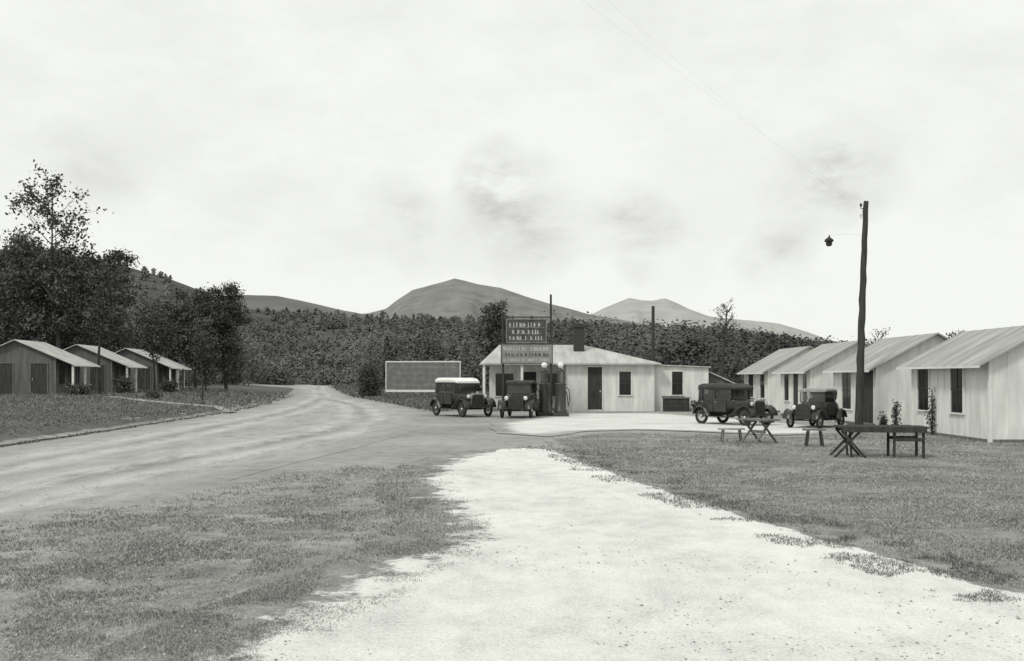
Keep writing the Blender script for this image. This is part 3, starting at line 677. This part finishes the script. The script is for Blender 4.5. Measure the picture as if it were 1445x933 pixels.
def car(label, px, D, head, sc, style, paint, roofm, spare=True, steer=0, bumper=True):
    t = empty('vintage_car', (xx(px,D),D,.0), R(head), label, 'car', 'old cars parked around the store and cabins', sc)
    closed = style in ('sedan','coupe')
    rear = -1.55 if style != 'coupe' else -1.0
    tail = style in ('coupe','roadster')
    q = MB(); q.box(-1.75,1.62,-.36,.36,.44,.535); q.tube([(1.35,-.62,.382),(1.35,.62,.382)],.035,6); q.tube([(-1.25,-.62,.382),(-1.25,.62,.382)],.05,6); q.build('chassis', m_iron, t)
    q = MB(); q.loft([ring(-1.66,.48,.6,1.02,.2),ring(-1.5,.63,.56,1.16,.16),ring(-1.0,.665,.54,1.2,.06),ring(.2,.655,.54,1.2,.06),ring(.56,.53,.54,1.185,.16)] if not tail else
        [ring(-1.72,.42,.6,.82,.2),ring(-1.45,.56,.56,1.0,.26),ring(-1.0,.65,.54,1.14,.16),ring(-.7,.66,.54,1.2,.07),ring(.2,.655,.54,1.2,.06),ring(.56,.53,.54,1.185,.16)]); q.build('body', paint, t)
    q = MB(); q.loft([ring(.565,.525,.54,1.18,.2),ring(1.0,.44,.54,1.15,.2),ring(1.5,.345,.54,1.11,.17)])
    for s in (-1,1):
        for k in range(7): q.bar((.75+.08*k,s*(.5-.02*k),.72),(.75+.08*k,s*(.5-.02*k),.96),.02,.02)
    q.build('hood', paint, t)
    q = MB(); q.loft([ring(1.502,.36,.5,1.14,.17),ring(1.58,.36,.5,1.13,.17)]); q.lathe([(.03,1.13),(.045,1.16),(.02,1.2)],(1.54,0,0)); rd = q.build('radiator', m_nickel if style == 'sedan' else m_black, t)
    q = MB(); q.loft([ring(1.581,.3,.55,1.06,.13),ring(1.588,.3,.55,1.06,.13)],smooth=False); q.build('grille', m_iron, rd)
    for s in (-1,1):
        pf = [(1.35+.47*math.cos(a),.382+.47*math.sin(a)) for a in [R(v) for v in (8,30,52,74,96,118,138)]]+[(.84,.56),(.68,.45),(.55,.41)]
        q = MB(); q.loft(fender(pf,s*.47,s*.86)); q.build('front_fender', paint, t)
        pr = [(-.72,.42),(-.8,.52)]+[(-1.25+.47*math.cos(a),.382+.47*math.sin(a)) for a in [R(v) for v in (35,57,80,103,126,149,170)]]
        q = MB(); q.loft(fender(pr,s*.52,s*.86)); q.build('rear_fender', paint, t)
        a, b_ = sorted((s*.56,s*.86)); q = MB(); q.box(-.74,.6,a,b_,.365,.4); q.build('running_board', m_iron, t)
        wheel(t,1.35,s*.7,rz=R(steer)); wheel(t,-1.25,s*.7)
        h = link('headlight', ME_lamp, None, t); h.location = (1.5,s*.46,.98); link('lens', ME_lens, None, h)
        for xd in ((-.15,) if tail else (-.15,-.95)):
            a, b_ = sorted((s*.655,s*.678)); q = MB(); q.box(xd-.36,xd+.36,a,b_,.6,1.14); d = q.build('door', paint, t)
            a, b_ = sorted((s*.679,s*.71)); q = MB(); q.box(xd-.32,xd-.22,a,b_,1.02,1.045); q.build('handle', m_nickel, d)
    q = MB(); q.bar((1.5,-.46,.86),(1.5,.46,.86),.03,.03)
    for s in (-1,1): q.bar((1.5,s*.46,.6),(1.5,s*.46,.9),.03,.03)
    q.build('lamp_bar', m_iron, t)
    if bumper:
        q = MB()
        for z in (.47,.56): q.tube([(1.9,-.78,z),(1.97,-.4,z),(1.98,0,z),(1.97,.4,z),(1.9,.78,z)],.018,6)
        for s in (-1,1): q.bar((1.6,s*.33,.5),(1.97,s*.4,.515),.04,.06)
        q.build('bumper', m_iron, t)
    zr = 1.86
    if closed:
        q = MB()
        xs = [rear+.04,.4] if style == 'coupe' else [rear+.06,-.56,.4]
        for s in (-1,1):
            for x in xs:
                wd_ = .22 if x == xs[0] else .07
                q.add([(x-.03,s*.585,1.16),(x+wd_,s*.585,1.16),(x+wd_-.02,s*.565,1.66),(x,s*.565,1.66),(x-.03,s*.64,1.16),(x+wd_,s*.64,1.16),(x+wd_-.02,s*.61,1.66),(x,s*.61,1.66)],
                    [(0,1,2,3),(7,6,5,4),(0,4,5,1),(1,5,6,2),(2,6,7,3),(3,7,4,0)])
            q.box(rear,.46,*sorted((s*.57,s*.612)),1.58,1.66)
        q.box(rear,rear+.05,-.58,-.25,1.14,1.66); q.box(rear,rear+.05,.25,.58,1.14,1.66); q.box(rear,rear+.05,-.25,.25,1.14,1.38); q.box(rear,rear+.05,-.25,.25,1.58,1.66)
        q.build('window_pillars', paint, t)
        for s in (-1,1):
            for a,b_ in (((rear+.27,.4),) if style == 'coupe' else ((rear+.29,-.57),(-.48,.4))):
                m_ = MB(); m_.box(a,b_,*sorted((s*.592,s*.6)),1.19,1.58); m_.build('side_window', m_cglass, t)
        m_ = MB(); m_.add([(.44,-.56,1.185),(.44,.56,1.185),(.40,.56,1.66),(.40,-.56,1.66)],[(0,1,2,3)]); m_.build('windshield', m_cglass, t)
        q = MB(); q.loft([ring(rear-.06,.56,1.58,1.72,.06),ring(rear+.03,.63,1.62,1.8,.07),ring(rear+.3,.66,1.63,zr,.1),ring(.1,.66,1.63,zr,.1),ring(.48,.65,1.62,1.81,.08),ring(.68,.63,1.6,1.69,.04)]); q.build('roof', roofm, t)
    else:
        r0 = -1.66 if style == 'touring' else -.98
        q = MB(); q.loft([ring(r0,.6,1.3,1.66,.1),ring(r0+.06,.66,1.62,1.78,.08),ring(-.6,.68,1.70,zr-.03,.07),ring(.2,.68,1.70,zr-.03,.07),ring(.55,.66,1.68,1.78,.06)]); q.build('roof', roofm, t)
        for s in (-1,1):
            q = MB(); q.tube([(r0+.26,s*.62,1.15),(r0+.12,s*.64,1.72)],.018,5); q.build('top_bow', m_iron, t)
            q = MB(); q.tube([(r0+.36,s*.62,1.15),(r0+.8,s*.64,1.74)],.018,5); q.build('top_bow', m_iron, t)
        q = MB()
        for s in (-1,1): q.tube([(.46,s*.6,1.18),(.42,s*.62,1.74)],.02,5)
        q.tube([(.46,-.6,1.19),(.46,.6,1.19)],.018,5); q.tube([(.425,-.61,1.71),(.425,.61,1.71)],.018,5); q.build('windshield_frame', m_iron, t)
        m_ = MB(); m_.add([(.46,-.58,1.2),(.46,.58,1.2),(.425,.58,1.7),(.425,-.58,1.7)],[(0,1,2,3)]); m_.build('windshield', m_cglass, t)
        for xs_ in ((-1.5,-.45) if style == 'touring' else (-.75,)):
            m_ = MB(); m_.loft([ring(xs_,.6,1.1,1.38,.1),ring(xs_+.18,.6,1.1,1.38,.1)]); m_.build('seat', m_seat, t)
        m_ = MB()
        sw = [(.1+.05*math.cos(a), .3+.17*math.cos(a), 1.3+.16*math.sin(a)) for a in np.linspace(0,2*PI,13)]; m_.tube(sw,.014,5); m_.tube([(.1,.3,1.3),(.4,.3,1.1)],.015,5); m_.build('steering_wheel', m_iron, t)
    if spare:
        w = link('spare_wheel', ME_rim, None, t); w.location = (-1.82,0,.88); w.rotation_euler = (0,0,PI/2); link('tyre', ME_tyre, None, w)
        q = MB(); q.bar((-1.6,0,.8),(-1.8,0,.86),.08,.06); q.build('spare_carrier', m_iron, t)
    return t
car('old sedan with a white roof parked left of the store sign', 651, 51.5, -58, 1.0, 'sedan', m_black, m_top)
car('dark touring car stopped beneath the store sign at the pumps', 734, 50.0, -98, .95, 'touring', m_black, m_dtop)
car('boxy black sedan parked before the farthest right cabin', 1034, 42.3, -54, .88, 'sedan', m_black, m_dtop)
car('dark open roadster with a grey top parked before the third right cabin', 1152, 40, -128, .80, 'roadster', m_black, m_gtop, bumper=False)

# ------------------------------------------------------------ tables and benches on the lawn
def planks(L, W, hgt, n=5):
    q = MB()
    for i in range(n): q.box(-L/2,L/2,-W/2+i*W/n+.008,-W/2+(i+1)*W/n-.008,hgt-.045+.004*(i%2),hgt+.004*(i%2))
    for s in (-1,1): q.box(s*(L/2-.25)-.04,s*(L/2-.25)+.04,-W/2+.03,W/2-.03,hgt-.1,hgt-.035)
    return q
def xtable(label, x, y, rz, L, W, hgt, topm, legm):
    t = empty('picnic_table', (x,y,0), rz, label, 'table')
    planks(L,W,hgt).build('tabletop', topm, t)
    for s in (-1,1):
        x0 = s*(L/2-.25)
        q = MB(); q.bar((x0-.05*s,-W*.72,-.02),(x0-.05*s,W*.3,hgt-.1),.035,.07,(1,0,0)); q.bar((x0+.01*s,W*.72,-.02),(x0+.01*s,-W*.3,hgt-.1),.035,.07,(1,0,0)); q.build('leg', legm, t)
    q = MB(); q.bar((-L/2+.3,0,hgt*.48),(L/2-.3,0,hgt*.48),.05,.08); q.build('stretcher', legm, t)
def trestle_table(label, x, y, rz, L, W, hgt, topm, legm):
    t = empty('picnic_table', (x,y,0), rz, label, 'table')
    planks(L,W,hgt).build('tabletop', topm, t)
    for s in (-1,1):
        yy = s*(W/2-.1)
        q = MB(); q.bar((-L/2-.12,yy,-.02),(-L/2+.5,yy,hgt-.1),.05,.07,(0,1,0)); q.build('leg', legm, t)
        q = MB(); q.bar((-L/2+.62,yy+.06*s,-.02),(-L/2+.05,yy+.06*s,hgt-.1),.05,.07,(0,1,0)); q.build('leg', legm, t)
        q = MB(); q.bar((-L/2+.3,yy-.06*s,-.02),(-L/2+.26,yy-.06*s,hgt-.1),.045,.06,(0,1,0)); q.build('leg', legm, t)
        for xo in (L/2-.75, L/2-.1):
            q = MB(); q.bar((xo,yy,-.02),(xo,yy,hgt-.042),.055,.055); q.build('leg', legm, t)
        q = MB(); q.bar((L/2-.73,yy+.05*s,hgt*.60),(L/2-.12,yy+.05*s,hgt*.60),.03,.08); q.build('brace', legm, t)
        q = MB(); q.bar((-L/2+.04,yy+.1*s,hgt-.09),(L/2-.04,yy+.1*s,hgt-.09),.025,.09); q.build('apron', legm, t)
    q = MB(); q.bar((-L/2+.28,-W/2+.02,.33),(-L/2+.28,W/2-.02,.33),.05,.07); q.build('stretcher', legm, t)
def bench(label, x, y, rz, L, W, hgt, topm, legm):
    t = empty('bench', (x,y,0), rz, label, 'bench', 'wooden benches on the right lawn')
    q = MB(); q.box(-L/2,L/2,-W/2,-.008,hgt-.04,hgt); q.box(-L/2,L/2,.008,W/2,hgt-.04,hgt+.003)
    for sx in (-1,1): q.box(sx*(L/2-.14)-.03,sx*(L/2-.14)+.03,-W/2+.02,W/2-.02,hgt-.07,hgt-.035)
    q.build('seat', topm, t)
    for sx in (-1,1):
        for sy in (-1,1):
            q = MB(); q.bar((sx*(L/2-.08),sy*(W/2+.03),-.02),(sx*(L/2-.14),sy*(W/2-.06),hgt-.042),.045,.045); q.build('leg', legm, t)
        q = MB(); q.bar((sx*(L/2-.12),-W/2+.02,hgt*.55),(sx*(L/2-.12),W/2-.02,hgt*.55),.03,.05); q.build('brace', legm, t)
trestle_table('dark flat topped table below the tall pole, on crossed and upright legs', xx(1242,25.2), 25.2, R(-9), 2.0, .95, .74, m_dkwood, m_dkwood)
xtable('small grey picnic table with crossed legs before the black sedan', xx(1070,30.4), 30.4, R(-58), 1.15, .6, .70, m_wood, m_wood)
bench('low pale bench left of the small grey table', xx(1032,31), 31, R(-4), .75, .3, .40, m_pale, m_wood)
bench('small narrow bench between the two picnic tables', xx(1149,29), 29, R(-8), .6, .3, .48, m_wood, m_dkwood)

# ------------------------------------------------------------ world, sun, camera
w = bpy.data.worlds.new("World"); S.world = w; w.use_nodes = True; nt = w.node_tree
bg = nt.nodes['Background']; bg.inputs['Strength'].default_value = .1
sdir = Vector((.50,.62,-.80)).normalized()
sky = nd(nt,'ShaderNodeTexSky',sky_type='NISHITA'); sky.sun_disc = False
sky.sun_elevation = math.asin(-sdir.z); sky.sun_rotation = math.atan2(-sdir.x,-sdir.y)
bw = nd(nt,'ShaderNodeRGBToBW'); nt.links.new(sky.outputs[0], bw.inputs[0])
tc = nd(nt,'ShaderNodeTexCoord'); gen = tc.outputs['Generated']
mp = nd(nt,'ShaderNodeMapping'); mp.inputs['Scale'].default_value = (1,1,2.2); nt.links.new(gen, mp.inputs[0])
n1 = noi(nt, mp.outputs[0], 3.2, 4, .58); n2 = noi(nt, mp.outputs[0], 9, 7, .68)
cl = mth(nt,'ADD', 9.9, mth(nt,'MULTIPLY', mth(nt,'SUBTRACT', n1, .5), 3.0))
cl = mth(nt,'ADD', cl, mth(nt,'MULTIPLY', mth(nt,'SUBTRACT', n2, .5), 2.6))
wv = nd(nt,'ShaderNodeVectorMath',operation='MULTIPLY_ADD'); nz_ = nd(nt,'ShaderNodeTexNoise'); nz_.inputs['Scale'].default_value = 14; nz_.inputs['Detail'].default_value = 3; nt.links.new(gen, nz_.inputs['Vector'])
nt.links.new(nz_.outputs['Color'], wv.inputs[0]); wv.inputs[1].default_value = (.07,.07,.07); nt.links.new(gen, wv.inputs[2])
of = nd(nt,'ShaderNodeVectorMath',operation='SUBTRACT'); nt.links.new(wv.outputs[0], of.inputs[0]); of.inputs[1].default_value = (.035,.035,.035)
k = mth(nt,'MAXIMUM', mth(nt,'MULTIPLY', mth(nt,'SUBTRACT', n2, .36), 5.0), 0.0)
for (px,py,rad,amt) in ((740,300,80,3.4),(690,262,45,2.2),(890,325,45,2.4),(1140,270,55,2.8),(1205,240,50,2.6),(1092,368,45,2.6),(548,288,40,1.8),(130,232,50,1.9),(590,322,50,1.3),(950,320,80,1.2)):
    dv = Vector(((px-CX)/F,1,(HZ-py)/F)).normalized()
    dd = nd(nt,'ShaderNodeVectorMath',operation='DISTANCE'); nt.links.new(of.outputs[0], dd.inputs[0]); dd.inputs[1].default_value = dv
    f = mth(nt,'MAXIMUM', mth(nt,'SUBTRACT', 1.0, mth(nt,'DIVIDE', dd.outputs['Value'], rad*1.5/F)), 0.0)
    cl = mth(nt,'SUBTRACT', cl, mth(nt,'MULTIPLY', mth(nt,'MULTIPLY', f, k), amt))
mix = mth(nt,'ADD', mth(nt,'MULTIPLY', cl, .87), mth(nt,'MULTIPLY', mth(nt,'MINIMUM', bw.outputs[0], 9.0), .13))
mix = mth(nt,'MINIMUM', mix, 9.3)
cc = nd(nt,'ShaderNodeCombineColor')
nt.links.new(mth(nt,'MULTIPLY',mix,.985),cc.inputs[0]); nt.links.new(mix,cc.inputs[1]); nt.links.new(mth(nt,'MULTIPLY',mix,.955),cc.inputs[2])
nt.links.new(cc.outputs[0], bg.inputs['Color'])
sl = bpy.data.lights.new('sun','SUN'); sl.energy = 1.5; sl.angle = R(10); sl.color = (1,.985,.95)
so = bpy.data.objects.new('sun', sl); COL.objects.link(so); so.rotation_euler = sdir.to_track_quat('-Z','Y').to_euler(); so.location = (-30,-30,60)
cd = bpy.data.cameras.new('camera'); cam = bpy.data.objects.new('camera', cd); COL.objects.link(cam)
cam.location = (0,0,EYE); cam.rotation_euler = (R(90),0,0); cd.lens = 36*F/1445.; cd.shift_y = (HZ-466.5)/1445.; cd.clip_end = 12000
S.camera = cam
S.view_settings.view_transform = 'Standard'; S.view_settings.look = 'None'; S.view_settings.exposure = 0
